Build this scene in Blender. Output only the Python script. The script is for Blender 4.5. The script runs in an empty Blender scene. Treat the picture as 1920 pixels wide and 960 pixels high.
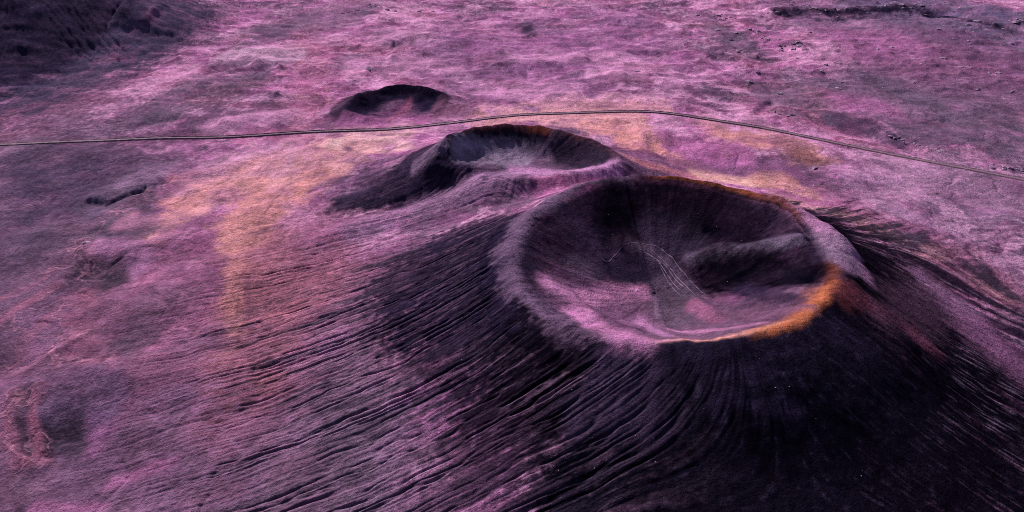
import bpy, bmesh, math, random
import numpy as np
from mathutils import Vector

random.seed(7)
rng = np.random.default_rng(11)
S = bpy.context.scene
COL = S.collection
F32 = np.float32

# ------------------------------------------------------------------ camera, sky, sun, exposure
H = 150.0                       # camera height above the plain, metres
PITCH = math.radians(30.0)
FPX = 1280.0                    # focal length in photo pixels (1920 wide)
cam_d = bpy.data.cameras.new('camera')
cam_d.sensor_width = 36.0
cam_d.lens = 36.0 * FPX / 1920.0
cam_d.clip_start = 1.0
cam_d.clip_end = 30000.0
cam = bpy.data.objects.new('camera', cam_d)
COL.objects.link(cam)
cam.location = (0, 0, H)
cam.rotation_euler = (math.radians(90) - PITCH, 0, 0)
S.camera = cam
S.render.resolution_x, S.render.resolution_y = 1024, 512

SUN_EL, SUN_AZ = math.radians(34), math.radians(-32)      # azimuth from +Y towards +X: behind the craters, to the left
world = bpy.data.worlds.new('World')
S.world = world
world.use_nodes = True
wn = world.node_tree
for n in list(wn.nodes):
    wn.nodes.remove(n)
wo = wn.nodes.new('ShaderNodeOutputWorld')
wb = wn.nodes.new('ShaderNodeBackground')
sky = wn.nodes.new('ShaderNodeTexSky')
sky.sky_type = 'NISHITA'
sky.sun_disc = False
sky.sun_elevation = SUN_EL
sky.sun_rotation = SUN_AZ
wb.inputs['Strength'].default_value = 0.05
wn.links.new(sky.outputs[0], wb.inputs[0])
wn.links.new(wb.outputs[0], wo.inputs[0])
sd = bpy.data.lights.new('sun', 'SUN')
sd.energy = 4.6
sd.angle = math.radians(0.6)
sd.color = (1.0, 0.93, 0.86)
sun = bpy.data.objects.new('sun', sd)
COL.objects.link(sun)
to_sun = Vector((math.sin(SUN_AZ) * math.cos(SUN_EL), math.cos(SUN_AZ) * math.cos(SUN_EL), math.sin(SUN_EL)))
sun.rotation_euler = to_sun.to_track_quat('Z', 'Y').to_euler()
sun.location = (-200, 300, 400)
S.view_settings.view_transform = 'Standard'
S.view_settings.look = 'None'
S.view_settings.gamma = 1.0
S.view_settings.exposure = 0.25
S.cycles.use_denoising = False
S.cycles.filter_width = 0.95

# ------------------------------------------------------------------ noise
_ga = np.linspace(0, 2 * np.pi, 64, endpoint=False)
_GX, _GY = np.cos(_ga).astype(F32), np.sin(_ga).astype(F32)


def _hash(ix, iy, seed):
    h = ix.astype(np.uint32) * np.uint32(374761393) + iy.astype(np.uint32) * np.uint32(668265263) + np.uint32((seed * 2246822519) & 0xffffffff)
    h = (h ^ (h >> np.uint32(13))) * np.uint32(1274126177)
    return ((h ^ (h >> np.uint32(16))) & np.uint32(63)).astype(np.intp)


def perlin(x, y, seed):
    x = np.asarray(x, F32); y = np.asarray(y, F32)
    fx0, fy0 = np.floor(x), np.floor(y)
    ix, iy = fx0.astype(np.int64), fy0.astype(np.int64)
    fx, fy = x - fx0, y - fy0
    u = fx * fx * fx * (fx * (fx * 6 - 15) + 10)
    v = fy * fy * fy * (fy * (fy * 6 - 15) + 10)

    def g(dx, dy):
        k = _hash(ix + dx, iy + dy, seed)
        return _GX[k] * (fx - dx) + _GY[k] * (fy - dy)
    a = g(0, 0); a += u * (g(1, 0) - a)
    b = g(0, 1); b += u * (g(1, 1) - b)
    return (a + v * (b - a)) * F32(1.5)


def fbm(x, y, freq, octv, seed, gain=0.5):
    out = 0; amp = 1.0
    for i in range(octv):
        out = out + F32(amp) * perlin(x * F32(freq) + F32(17.3 * i), y * F32(freq) - F32(9.1 * i), seed + i)
        freq *= 2.03; amp *= gain
    return out


def sstep(a, b, x):
    t = np.clip((x - a) / (b - a), 0, 1)
    return t * t * (3 - 2 * t)


def smax(a, b, k):
    h = np.maximum(k - np.abs(a - b), 0) / k
    return np.maximum(a, b) + h * h * k * 0.25


# ------------------------------------------------------------------ pixels of the photo to points on the ground
def ray(px, py):
    u = (px - 960.0) / FPX
    v = (480.0 - py) / FPX
    return np.array([u, math.cos(PITCH) + math.sin(PITCH) * v, -math.sin(PITCH) + math.cos(PITCH) * v])


def at_z(px, py, z):
    d = ray(px, py)
    t = (z - H) / d[2]
    return d[0] * t, d[1] * t


# ------------------------------------------------------------------ the crater cones
class Cone:
    def __init__(self, centre, crest, floor, wall, L, roundness=3.0, floor_soft=0.25, smooth=9):
        self.cx, self.cy = centre
        self.floor, self.wall, self.w, self.fs = floor, wall, roundness, floor_soft
        th, R, Z = [], [], []
        for px, py, z in crest:
            x, y = at_z(px, py, z)
            th.append(math.atan2(y - self.cy, x - self.cx)); R.append(math.hypot(x - self.cx, y - self.cy)); Z.append(z)
        o = np.argsort(th)
        th, R, Z = np.array(th)[o], np.array(R)[o], np.array(Z)[o]
        th = np.concatenate([th - 2 * np.pi, th, th + 2 * np.pi]); R = np.tile(R, 3); Z = np.tile(Z, 3)
        self.tt = np.linspace(-np.pi, np.pi, 721)[:-1]
        k = np.exp(-0.5 * (np.arange(-40, 41) / smooth) ** 2); k /= k.sum()

        def sm(a):
            return np.convolve(np.concatenate([a[-40:], a, a[:40]]), k, 'valid')
        self.R, self.Z = sm(np.interp(self.tt, th, R)), sm(np.interp(self.tt, th, Z))
        cr = np.cos(self.tt) * 9 + 3.1 * self.cx, np.sin(self.tt) * 9
        wob = fbm(cr[0], cr[1], 0.35, 4, 700, 0.6)
        self.R = self.R * (1 + 0.016 * fbm(cr[0], cr[1], 0.4, 4, 720, 0.6))
        self.Z = self.Z * (1 + 0.03 * wob)
        la = np.array([a for a, _ in L]) * np.pi / 180; lv = np.array([v for _, v in L])
        la = np.concatenate([la - 2 * np.pi, la, la + 2 * np.pi]); lv = np.tile(lv, 3)
        self.L = sm(np.interp(self.tt, la, lv))

    def polar(self, x, y):
        dx, dy = x - F32(self.cx), y - F32(self.cy)
        return np.hypot(dx, dy), np.arctan2(dy, dx)

    def ev(self, x, y):
        r, th = self.polar(x, y)
        ip = lambda a: np.interp(th, np.append(self.tt, np.pi), np.append(a, a[0])).astype(F32)
        R, Z, L = ip(self.R), ip(self.Z), ip(self.L)
        d = r - R
        dd = np.sqrt(d * d + self.w ** 2) - self.w
        out = Z * np.exp(-dd / L)
        u = 1 - dd / self.wall
        g = 0.5 * (u + np.sqrt(u * u + self.fs ** 2)) 
        g0 = 0.5 * (1 + math.sqrt(1 + self.fs ** 2))
        ins = self.floor + (Z - self.floor) * g / g0
        return np.where(d > 0, out, ins), d, r, th


FLOW = (math.radians(-156.5), math.radians(-41.0))        # the two directions in which the flanks of the large cone drain


def wrap_back(a):
    """angle measured so that its jump lies behind the cone"""
    return np.mod(a - np.pi / 2, 2 * np.pi)


class SkewCone(Cone):
    def flow(self, x, y):
        r, th = self.polar(x, y)
        R = np.interp(th, np.append(self.tt, np.pi), np.append(self.R, self.R[0])).astype(F32)
        base_q = wrap_back(FLOW[0])
        D = r - R
        q = -75.0 * (wrap_back(th) - base_q)
        ws, qs = [], []
        for f in FLOW:
            dl = np.abs(np.mod(th - f + np.pi, 2 * np.pi) - np.pi)
            a0, a1 = (90, 64) if f < -2 else (66, 30)
            ws.append(sstep(math.radians(a0), math.radians(a1), dl))
            qs.append(-r * np.sin(th - f) - 75.0 * (wrap_back(f) - base_q))
        n = np.maximum(ws[0] + ws[1], 1.0)
        w0, w1 = ws[0] / n, ws[1] / n
        qm = w0 * qs[0] + w1 * qs[1] + (1 - w0 - w1) * q
        return D.astype(F32), qm.astype(F32), r, th


BIG = SkewCone((55, 219), [(1190, 326, 30), (1090, 346, 29), (1010, 392, 28), (962, 455, 27), (970, 530, 27), (1020, 592, 28), (1120, 632, 30),
                       (1250, 646, 33), (1380, 638, 35), (1480, 610, 34.5), (1545, 565, 33), (1572, 505, 31), (1548, 447, 30),
                       (1490, 396, 30), (1410, 360, 30), (1310, 337, 30)],
           6.0, 40.0, [(-180, 48), (-135, 44), (-100, 52), (-70, 62), (-45, 52), (0, 42), (45, 38), (90, 34), (135, 38)], 2.6, 0.35)
SECOND = Cone((8, 333), [(960, 239, 24), (1050, 246, 24), (1125, 268, 22), (1165, 298, 20), (1090, 318, 19.5), (1000, 326, 19), (925, 330, 18),
                         (872, 328, 15.5), (815, 305, 20), (822, 276, 24), (868, 252, 24.5)],
              14.5, 15.0, [(-180, 30), (-135, 36), (-90, 28), (-45, 30), (0, 34), (45, 26), (90, 26), (135, 28)], 2.0, 0.25, 7)
SMALL = Cone((-78, 462), [(745, 157, 9), (805, 162, 9), (838, 178, 7), (815, 200, 4), (750, 216, 1.5), (680, 212, 5), (640, 198, 7), (665, 176, 9), (700, 164, 9)],
             0.8, 15.0, [(-180, 14), (0, 16)], 1.5, 0.3, 7)
TINY = Cone((15, 752), [(1012, 47, 3.5), (988, 43, 4), (966, 48, 3.5), (988, 53, 2.5)], 0.5, 9.0, [(-180, 7), (0, 7)], 1.0, 0.3, 20)
CONES = [BIG, SECOND, SMALL, TINY]
HILL = (-500, 735, 215, 175, 78)


def hill(x, y):
    hx, hy, rx, ry, hz = HILL
    a = np.arctan2(y - hy, x - hx)
    q = np.sqrt(((x - hx) / rx) ** 2 + ((y - hy) / ry) ** 2) * (1 + 0.06 * np.sin(3 * a + 1) + 0.04 * np.sin(7 * a))
    v = 1 - q
    return hz * (0.5 * (v + np.sqrt(v * v + 0.02)) - 0.5 * np.exp(-np.maximum(q - 1, 0) * 3) * 0.0)


def base(x, y):
    z = np.zeros_like(x, dtype=F32)
    for c in CONES:
        z = smax(z, c.ev(x, y)[0], 2.5)
    return smax(z, hill(x, y).astype(F32), 6.0)


def G(px, py):
    """first point of the bare terrain that the photo's pixel looks at"""
    d = ray(px, py)
    t0, t1 = (95 - H) / d[2], (-3 - H) / d[2]
    t = np.linspace(t0, t1, 500)
    P = d[None, :] * t[:, None] + np.array([0, 0, H])
    h = base(P[:, 0].astype(F32), P[:, 1].astype(F32))
    k = np.argmax(P[:, 2] < h)
    if P[k, 2] >= h[k]:
        k = len(t) - 1
    if k > 0:
        a0, a1 = P[k - 1, 2] - h[k - 1], P[k, 2] - h[k]
        f = a0 / (a0 - a1)
        p = P[k - 1] + f * (P[k] - P[k - 1])
    else:
        p = P[0]
    return p


def stroke_dist(pts, w, x, y, wx, wy, squash=None):
    """distance to a polyline in units of its half width, in world XY (lengths across the view keep their size, along it
    they carry the width the stroke has on the slope); returns index, value"""
    P = np.array([G(*p) for p in pts])
    m = P.mean(0)
    slant = np.linalg.norm(m - np.array([0, 0, H]))
    sx = slant / FPX
    el = (H - m[2]) / slant
    sy = sx / (squash if squash else max(el, 0.12))
    rx, ry = w * sx, w * sy
    lo, hi = P.min(0), P.max(0)
    ext = 4.5
    idx = np.nonzero((x > lo[0] - ext * rx) & (x < hi[0] + ext * rx) & (y > lo[1] - ext * ry) & (y < hi[1] + ext * ry))[0]
    if len(idx) == 0:
        return idx, None
    qx, qy = (x[idx] + wx[idx] * rx) / rx, (y[idx] + wy[idx] * ry) / ry
    A = P[:, :2] / np.array([rx, ry])
    if len(A) == 1:
        return idx, np.hypot(qx - A[0, 0], qy - A[0, 1])
    best = None
    for a, b in zip(A[:-1], A[1:]):
        ab = b - a
        t = np.clip(((qx - a[0]) * ab[0] + (qy - a[1]) * ab[1]) / (ab @ ab + 1e-9), 0, 1)
        dd = np.hypot(qx - a[0] - t * ab[0], qy - a[1] - t * ab[1])
        best = dd if best is None else np.minimum(best, dd)
    return idx, best


# relief of the plain and the slopes: (polyline in photo pixels, half width px, height m)
BUMPS = [
    ([(1290, 492), (1340, 474), (1420, 468), (1500, 452)], 11, 2.3),          # slumped terrace in the large bowl
    ([(1330, 520), (1420, 512), (1500, 505)], 22, -1.6),
    ([(1165, 462), (1225, 480), (1275, 520), (1330, 590)], 14, 1.6),          # spur carrying the tracks
    ([(1265, 565)], 34, -0.8),
    ([(1040, 545), (1110, 590), (1180, 620)], 26, 1.6),
    ([(1522, 424)], 26, -3.0),                                               # hollow in the right rim shoulder
    ([(1480, 398), (1560, 440), (1585, 465)], 24, 2.5),
    ([(1330, 760), (1440, 745), (1560, 720), (1690, 660)], 60, 3.0),          # bulge of the front slope
    ([(1180, 800), (1110, 870)], 40, -2.0),
    ([(880, 335), (800, 365), (700, 392), (620, 405)], 12, -1.4),             # breach of the second crater
    ([(900, 345), (820, 380), (700, 420), (600, 450)], 13, 1.6),
    ([(1010, 350), (900, 392), (800, 440)], 14, -0.9),
    ([(845, 290), (875, 315)], 8, 1.5), ([(800, 300), (838, 270)], 10, 1.4),
    ([(1205, 258), (1245, 256)], 13, 2.4), ([(1225, 272)], 14, -2.2),
    ([(1290, 262), (1400, 280)], 22, 2.0), ([(1260, 300), (1390, 315)], 20, -2.2),
    ([(168, 378), (200, 381), (230, 371), (270, 359)], 3.5, -1.6), ([(170, 372), (240, 352), (290, 345)], 14, 1.8),
    ([(160, 520), (220, 512), (250, 500)], 22, -2.6), ([(170, 470), (250, 475), (265, 490)], 20, 2.2),
    ([(150, 480), (158, 540)], 8, 1.4),
    ([(70, 730), (72, 790), (78, 840)], 7, 1.6), ([(25, 740), (28, 810), (35, 860), (80, 868)], 8, 1.2), ([(110, 790), (150, 800)], 26, -2.0),
    ([(60, 690), (110, 660), (150, 640)], 8, 1.0),
    ([(900, 115), (1000, 118), (1095, 115)], 10, 3.4), ([(1110, 140), (1165, 148)], 10, 3.0), ([(990, 135), (1060, 135)], 8, -2.4),
    ([(1020, 188), (1080, 185)], 9, 2.0), ([(720, 80), (800, 72)], 9, 3.0), ([(740, 86), (800, 82)], 5, -2.5), ([(735, 108), (790, 102)], 6, 2.5), ([(700, 130), (800, 118)], 4, -2),
    ([(340, 115), (440, 105), (490, 120)], 10, 3.2), ([(400, 135), (500, 128)], 8, -2.6), ([(240, 12), (290, 22)], 8, 5.0),
    ([(380, 165), (440, 170), (520, 180)], 8, 2.6), ([(270, 235), (330, 225)], 6, -2.0), ([(420, 232), (540, 212)], 9, 2.4),
    ([(1440, 25), (1500, 20), (1580, 24), (1700, 15), (1760, 18), (1830, 38), (1880, 52), (1920, 52)], 4, 4.0),
    ([(1470, 31), (1600, 29), (1750, 26), (1850, 52), (1900, 60)], 4, -1.2),
    ([(1620, 45), (1700, 62), (1800, 70)], 7, 3.0),
    ([(1400, 60), (1440, 75), (1500, 88)], 6, 2.6), ([(1420, 210), (1450, 190)], 4, -2.0),
    ([(1530, 225), (1600, 245), (1650, 258)], 8, -2.2), ([(1560, 215), (1660, 235)], 12, 1.6), ([(1660, 252), (1710, 270), (1790, 295)], 5, 1.6),
    ([(1640, 222), (1700, 230), (1780, 225)], 10, -2.0), ([(1680, 170), (1800, 172), (1900, 165)], 12, -2.0), ([(1850, 310), (1915, 314)], 4, 2.0),
    ([(1700, 380), (1760, 372)], 20, 1.6), ([(1640, 350), (1700, 345)], 14, -1.6), ([(1860, 410), (1915, 420)], 14, 1.6),
    ([(690, 132)], 7, 1.6), ([(620, 270), (690, 262), (740, 262)], 8, 1.4),
    ([(300, 340), (400, 320), (470, 300)], 12, 1.4), ([(1440, 155), (1560, 140)], 9, -1.6),
]


def relief(x, y, out):
    """adds the bumps to the height array"""
    zero = np.zeros_like(x)
    for pts, w, h in BUMPS:
        idx, d = stroke_dist(pts, w, x, y, zero, zero)
        if len(idx):
            out[idx] += F32(h) * np.exp(-1.1 * d * d)


def swell(x, y):
    """undulation of the open plain, dying out on the cones"""
    z = fbm(x, y, 1 / 160.0, 3, 41) * F32(3.0) + fbm(x, y, 1 / 42.0, 3, 51, 0.6) * F32(1.3)
    _, d, _, _ = BIG.ev(x, y)
    return z * (0.25 + 0.75 * sstep(10, 110, d))


# road line, needed for levelling the ground below it
ROAD_PX = [(0, 276), (100, 273.5), (200, 270.5), (300, 266.5), (400, 261.5), (500, 256), (600, 250), (680, 245.5), (760, 240), (840, 232), (920, 223.5), (1000, 217.5),
           (1080, 215), (1160, 215.5), (1240, 218.5), (1320, 226), (1400, 238), (1480, 252), (1560, 268), (1640, 284), (1720, 300), (1800, 316), (1920, 338)]


def road_line():
    P = np.array([at_z(px, py, 1.2) for px, py in ROAD_PX])
    a = P[0] + (P[0] - P[1]) / np.linalg.norm(P[0] - P[1]) * np.array([[1200, 900], [900, 900], [600, 600], [300, 300]])[:, :1]
    b = P[-1] + (P[-1] - P[-2]) / np.linalg.norm(P[-1] - P[-2]) * np.array([[200], [400], [700], [1000]])
    P = np.vstack([a, P, b])
    s = np.concatenate([[0], np.cumsum(np.linalg.norm(np.diff(P, axis=0), axis=1))])
    q = np.arange(0, s[-1], 2.0)
    Q = np.stack([np.interp(q, s, P[:, 0]), np.interp(q, s, P[:, 1])], 1)
    k = np.hanning(25); k /= k.sum()
    Qp = np.pad(Q, ((12, 12), (0, 0)), 'edge')
    return np.stack([np.convolve(Qp[:, i], k, 'valid') for i in (0, 1)], 1)[6:-6]


ROAD = road_line()

# ------------------------------------------------------------------ the terrain grid: finer where it is near the camera
def axis_rows():
    ys = [80.0]
    while ys[-1] < 1010:
        y = ys[-1]
        ys.append(y + (y * y + H * H) / (683.0 * H) * 0.56)
    far = list(1010 * np.geomspace(1.004, 9.0, 90))
    near = list(80 - np.geomspace(0.4, 500, 60))[::-1]
    return np.array(near + ys + far, F32)


def axis_cols():
    u = np.linspace(-1.12, 1.12, 1330)
    e = np.geomspace(0.0025, 9, 70)
    return np.concatenate([(-1.12 - e)[::-1], u, 1.12 + e]).astype(F32)


YS, US = axis_rows(), axis_cols()
hw = 0.75 * (0.866 * np.maximum(YS, 20) + 75)
NR, NC = len(YS), len(US)
X = (hw[:, None] * US[None, :]).astype(F32).ravel()
Y = np.repeat(YS, NC).astype(F32)
print('grid', NR, NC, NR * NC)

# ------------------------------------------------------------------ rills: water traced downhill, cutting its way
def flank_noise(q, D, k, ln, seed):
    w = perlin(q * F32(k * 0.35), D * F32(1 / 16.0), seed + 9) * F32(0.30) + perlin(q * F32(k * 0.8), D * F32(1 / 5.0), seed + 19) * F32(0.10)
    return perlin(q * F32(k) + w, D * F32(1 / ln), seed)


def gullies(x, y, shift=0.0):
    """depth of the gullies that run straight down the flanks of the large cone; shift moves the pattern across the slope"""
    D, q, r, th = BIG.flow(x, y)
    q = q + F32(shift)
    far = sstep(35, 95, D)
    na, nb, nc = flank_noise(q, D, 0.15, 200, 301), flank_noise(q, D, 0.27, 140, 311), flank_noise(q, D, 0.48, 90, 321)
    a = np.exp(-(na / 0.105) ** 2) * (1 - 0.4 * far)
    b = np.exp(-(nb / 0.15) ** 2) * (0.65 + 0.35 * far)
    c = np.exp(-(nc / 0.24) ** 2)
    nd = flank_noise(q, D, 0.80, 60, 341)
    g = 0.44 * a + 0.40 * b + 0.24 * c + 0.11 * np.exp(-(nd / 0.35) ** 2)
    g = g * (0.68 + 0.50 * sstep(-0.3, 0.3, perlin(q * F32(0.10), D * F32(1 / 75.0), 331)))
    deg = np.degrees(th)
    side = np.interp(deg, [-180, -125, -108, -92, -75, -60, -45, 20, 45, 90, 150, 180], [1, 1, 0.85, 0.4, 0.2, 0.2, 0.55, 0.7, 0.5, 0.2, 0.7, 1]).astype(F32)
    return (g * side * sstep(1, 10, D) * sstep(np.interp(deg, [-180, -60, -30, 60, 150, 180], [165, 170, 110, 90, 140, 165]), np.interp(deg, [-180, -60, -30, 60, 150, 180], [60, 80, 50, 40, 55, 60]), D)).astype(F32)


def trace_rills(x0, x1, y0, y1, res, n, steps, rounds, seed, smin, guide=None):
    r = np.random.default_rng(seed)
    gx = np.arange(x0, x1, res, dtype=F32); gy = np.arange(y0, y1, res, dtype=F32)
    XX, YY = np.meshgrid(gx, gy)
    xf, yf = XX.ravel(), YY.ravel()
    h = base(xf, yf)
    relief(xf, yf, h)
    h += fbm(xf, yf, 1 / 9.0, 3, seed + 3) * F32(0.16)
    if guide is not None:
        g = guide(xf, yf)
        h -= g
    hh = h.reshape(XX.shape)
    ny, nx = hh.shape
    total = np.zeros_like(hh)
    for k in range(rounds):
        hz = hh - total
        for _ in range(2):
            hz = 0.25 * (np.roll(hz, 1, 0) + np.roll(hz, -1, 0)) + 0.25 * (np.roll(hz, 1, 1) + np.roll(hz, -1, 1))
        dy, dx = np.gradient(hz, res)
        px, py = r.uniform(2, nx - 3, n), r.uniform(2, ny - 3, n)
        vx, vy = np.zeros(n), np.zeros(n)
        acc = np.zeros(nx * ny)
        alive = np.ones(n, bool)
        age = np.zeros(n)
        for s in range(steps):
            ix, iy = px.astype(int), py.astype(int)
            fx, fy = px - ix, py - iy
            b = iy * nx + ix
            w = [(1 - fx) * (1 - fy), fx * (1 - fy), (1 - fx) * fy, fx * fy]
            off = [0, 1, nx, nx + 1]
            dxf, dyf = dx.ravel(), dy.ravel()
            sx = sum(wi * dxf[b + o] for wi, o in zip(w, off)); sy = sum(wi * dyf[b + o] for wi, o in zip(w, off))
            sl = np.hypot(sx, sy)
            vx = 0.6 * vx - 0.4 * sx / (sl + 1e-6); vy = 0.6 * vy - 0.4 * sy / (sl + 1e-6)
            vl = np.hypot(vx, vy) + 1e-6
            keep = sl > smin
            if s % 40 == 0:
                if s:
                    keep &= np.hypot(px - ox, py - oy) > 12          # drop what sits in a pit
                ox, oy = px.copy(), py.copy()
            wt = np.minimum(sl / 0.25, 1.3) * np.minimum(s / 25.0, 1)
            for wi, o in zip(w, off):
                acc += np.bincount(b + o, wi * wt, nx * ny)
            px, py = px + vx / vl * 0.9, py + vy / vl * 0.9
            keep &= (px > 2) & (px < nx - 3) & (py > 2) & (py < ny - 3)
            px, py, vx, vy, ox, oy = px[keep], py[keep], vx[keep], vy[keep], ox[keep], oy[keep]
            if len(px) < 50:
                break
        A = np.minimum(acc.reshape(ny, nx), 45.0)
        dep = 0.26 * np.log1p(A / 2.2) * (1.0 if k == rounds - 1 else 0.5)
        total = np.maximum(total * 0.6, dep.astype(F32))
    t = total
    t = (10 * t + np.roll(t, 1, 0) + np.roll(t, -1, 0) + np.roll(t, 1, 1) + np.roll(t, -1, 1)) / 14
    return dict(x0=x0, y0=y0, res=res, a=t.astype(F32))


def sample(ra, x, y):
    a = ra['a']; ny, nx = a.shape
    fx, fy = (x - ra['x0']) / ra['res'], (y - ra['y0']) / ra['res']
    ok = (fx > 1) & (fx < nx - 2) & (fy > 1) & (fy < ny - 2)
    fx, fy = np.clip(fx, 0, nx - 2), np.clip(fy, 0, ny - 2)
    ix, iy = fx.astype(np.int32), fy.astype(np.int32)
    fx, fy = fx - ix, fy - iy
    v = (a[iy, ix] * (1 - fx) + a[iy, ix + 1] * fx) * (1 - fy) + (a[iy + 1, ix] * (1 - fx) + a[iy + 1, ix + 1] * fx) * fy
    e = np.minimum(np.minimum(fx * 0 + (x - ra['x0']), (x - ra['x0'] - nx * ra['res']) * -1), np.minimum(y - ra['y0'], -(y - ra['y0'] - ny * ra['res'])))
    return np.where(ok, v * sstep(0, 15, e), 0).astype(F32)


RILL_HILL = trace_rills(-640, -230, 560, 760, 1.0, 5000, 220, 2, 9, 0.03)

# shared warps
n_big = fbm(X, Y, 1 / 90.0, 4, 101, 0.55)
n_mid = fbm(X, Y, 1 / 22.0, 4, 111, 0.55)
n_mid2 = fbm(X + 400, Y - 250, 1 / 22.0, 4, 121, 0.55)
n_fine = fbm(X, Y, 1 / 3.0, 3, 131, 0.6)

# ------------------------------------------------------------------ heights
Z = base(X, Y)
zc = [c.ev(X, Y) for c in CONES]
Dbig, Rbig, THbig = zc[0][1], zc[0][2], zc[0][3]
relief(X, Y, Z)
Z += swell(X, Y).astype(F32)
rill_h = sample(RILL_HILL, X, Y)
in_bowl = sstep(2, -6, Dbig)
gul = gullies(X, Y)
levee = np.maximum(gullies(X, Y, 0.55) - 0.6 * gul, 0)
Z += levee * 0.28 - gul * 1.2
hl0 = hill(X, Y)
Z -= rill_h * 3.0
Z += (fbm(X + 0.3 * Y, Y, 1 / 30.0, 5, 611, 0.5) * 0.45 * sstep(2, 25, hl0)).astype(F32)
mid = fbm(X, Y, 1 / 7.0, 3, 71)                                # metre-sized roughness
Z += mid * F32(0.2)
chan = np.abs(fbm(X, Y * F32(0.8), 1 / 52.0, 4, 77, 0.55))
Z -= (0.38 * np.exp(-(chan / 0.07) ** 2) * sstep(25, 110, Dbig) * sstep(560, 420, Y)).astype(F32)      # dry washes of the plain
dist = np.hypot(X, Y)
rough_far = fbm(X, Y, 1 / 24.0, 2, 81)
far_r = 1 - np.abs(fbm(X * F32(0.6), Y, 1 / 48.0, 5, 85, 0.55))
Z += ((far_r - 0.7) * 3.0 * sstep(380, 560, Y)).astype(F32)
Z += rough_far * F32(0.55) * sstep(330, 620, Y).astype(F32)
# lava blocks of the upper right plain, as knobbly ground
lava = sstep(0.15, 0.75, fbm(X, Y, 1 / 130.0, 3, 91) + 0.6 * sstep(-60, 260, X - 0.35 * (Y - 600)) * sstep(430, 640, Y) - 0.25)
Z += np.maximum(fbm(X, Y, 1 / 15.0, 2, 95), 0).astype(F32) ** 2 * F32(2.6) * lava * sstep(420, 560, Y)

VEINS = (([(150, 470), (150, 540), (165, 620)], 26, 0.9), ([(0, 690), (60, 620), (140, 560)], 30, 0.8), ([(30, 700), (100, 660), (190, 690)], 26, 0.9), ([(68, 730), (75, 800), (78, 850)], 12, 1.0),
         ([(20, 740), (25, 830), (40, 870)], 14, 1.0), ([(60, 580), (140, 520)], 22, 0.8), ([(150, 640), (185, 700)], 26, 0.8), ([(110, 500), (60, 560), (0, 600)], 16, 0.8),
         ([(190, 420), (280, 370), (380, 330)], 16, 0.8), ([(340, 195), (420, 185), (500, 150)], 14, 0.9), ([(570, 60), (590, 140), (580, 210)], 26, 0.9), ([(1400, 200), (1480, 215), (1560, 170)], 16, 0.6))
vein = sstep(0.11, 0.0, np.abs(fbm(X + n_mid * 6, Y + n_mid2 * 6, 1 / 15.0, 3, 181)))
vmask = np.zeros(len(X), F32)
for p, w, al in VEINS:
    idx, d = stroke_dist(p, w, X, Y, n_mid * 0.6, n_mid2 * 0.6)
    vmask[idx] = np.maximum(vmask[idx], sstep(1.5, 0.4, d) * al)
Z += (vmask * (vein * 0.22 - 0.15)).astype(F32)

# level the road bed
rd = np.full(len(X), 1e3, F32)
rz = np.zeros(len(X), F32)
band = np.nonzero((Y > 60) & (Y < 640) & (np.abs(X) < 1500))[0]
rx_sorted = np.argsort(ROAD[:, 0])
ry_at = np.interp(X[band], ROAD[rx_sorted, 0], ROAD[rx_sorted, 1])
slope_at = np.interp(X[band], ROAD[rx_sorted, 0], np.gradient(ROAD[rx_sorted, 1], ROAD[rx_sorted, 0]))
rd[band] = np.abs(Y[band] - ry_at) / np.sqrt(1 + slope_at ** 2)
ZR = base(ROAD[:, 0].astype(F32), ROAD[:, 1].astype(F32)) + swell(ROAD[:, 0].astype(F32), ROAD[:, 1].astype(F32))
k = np.hanning(41); k /= k.sum()
ZR = np.convolve(np.pad(ZR, 20, 'edge'), k, 'valid')
rz[band] = np.interp(X[band], ROAD[rx_sorted, 0], ZR[rx_sorted])
wr = sstep(16, 5, rd)
Z = Z * (1 - wr) + (rz - 0.30) * wr

# ------------------------------------------------------------------ ground colours (soil and cinder), as linear base colours
E_FLAT = 0.86         # what the sun and the sky give the level plain


def lin(c):
    c = np.array(c, float) / 255.0
    return np.where(c <= 0.04045, c / 12.92, ((c + 0.055) / 1.055) ** 2.4)


def soil(*c):
    return (lin(c) / E_FLAT).astype(F32)


PINK, PALE, ROSE = soil(172, 102, 156), soil(204, 142, 188), soil(164, 92, 128)
MAUVE, GREY, PLUM = soil(124, 78, 118), soil(100, 80, 106), soil(90, 60, 88)
TAN, ORANGE, RUST, OCHRE = soil(214, 150, 162), soil(208, 139, 146), soil(124, 56, 40), soil(170, 96, 72)
DARK, BLACK, ASH, SLATE = soil(39, 30, 54), soil(6, 5, 15), soil(128, 102, 134), soil(72, 56, 84)
CREAM = soil(236, 182, 190)

# streaks that run down the flanks of the large cone
Qbig = BIG.flow(X, Y)[1]
strk = fbm(Qbig / F32(4.0), Dbig / F32(38.0), 1.0, 4, 141, 0.62) + F32(0.3) * n_fine
streak_fine = perlin(Qbig * F32(1.1), Dbig / F32(12.0), 145) + F32(0.7) * perlin(Qbig * F32(2.2), Dbig / F32(6.0), 146)
wisp = fbm(X * F32(0.6) + n_mid * 9, Y * F32(0.45) + n_mid2 * 9, 1 / 46.0, 5, 151, 0.55)

C = np.empty((len(X), 3), F32)


def mix(idx, col, a):
    C[idx] += (col - C[idx]) * a[:, None].astype(F32)


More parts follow.
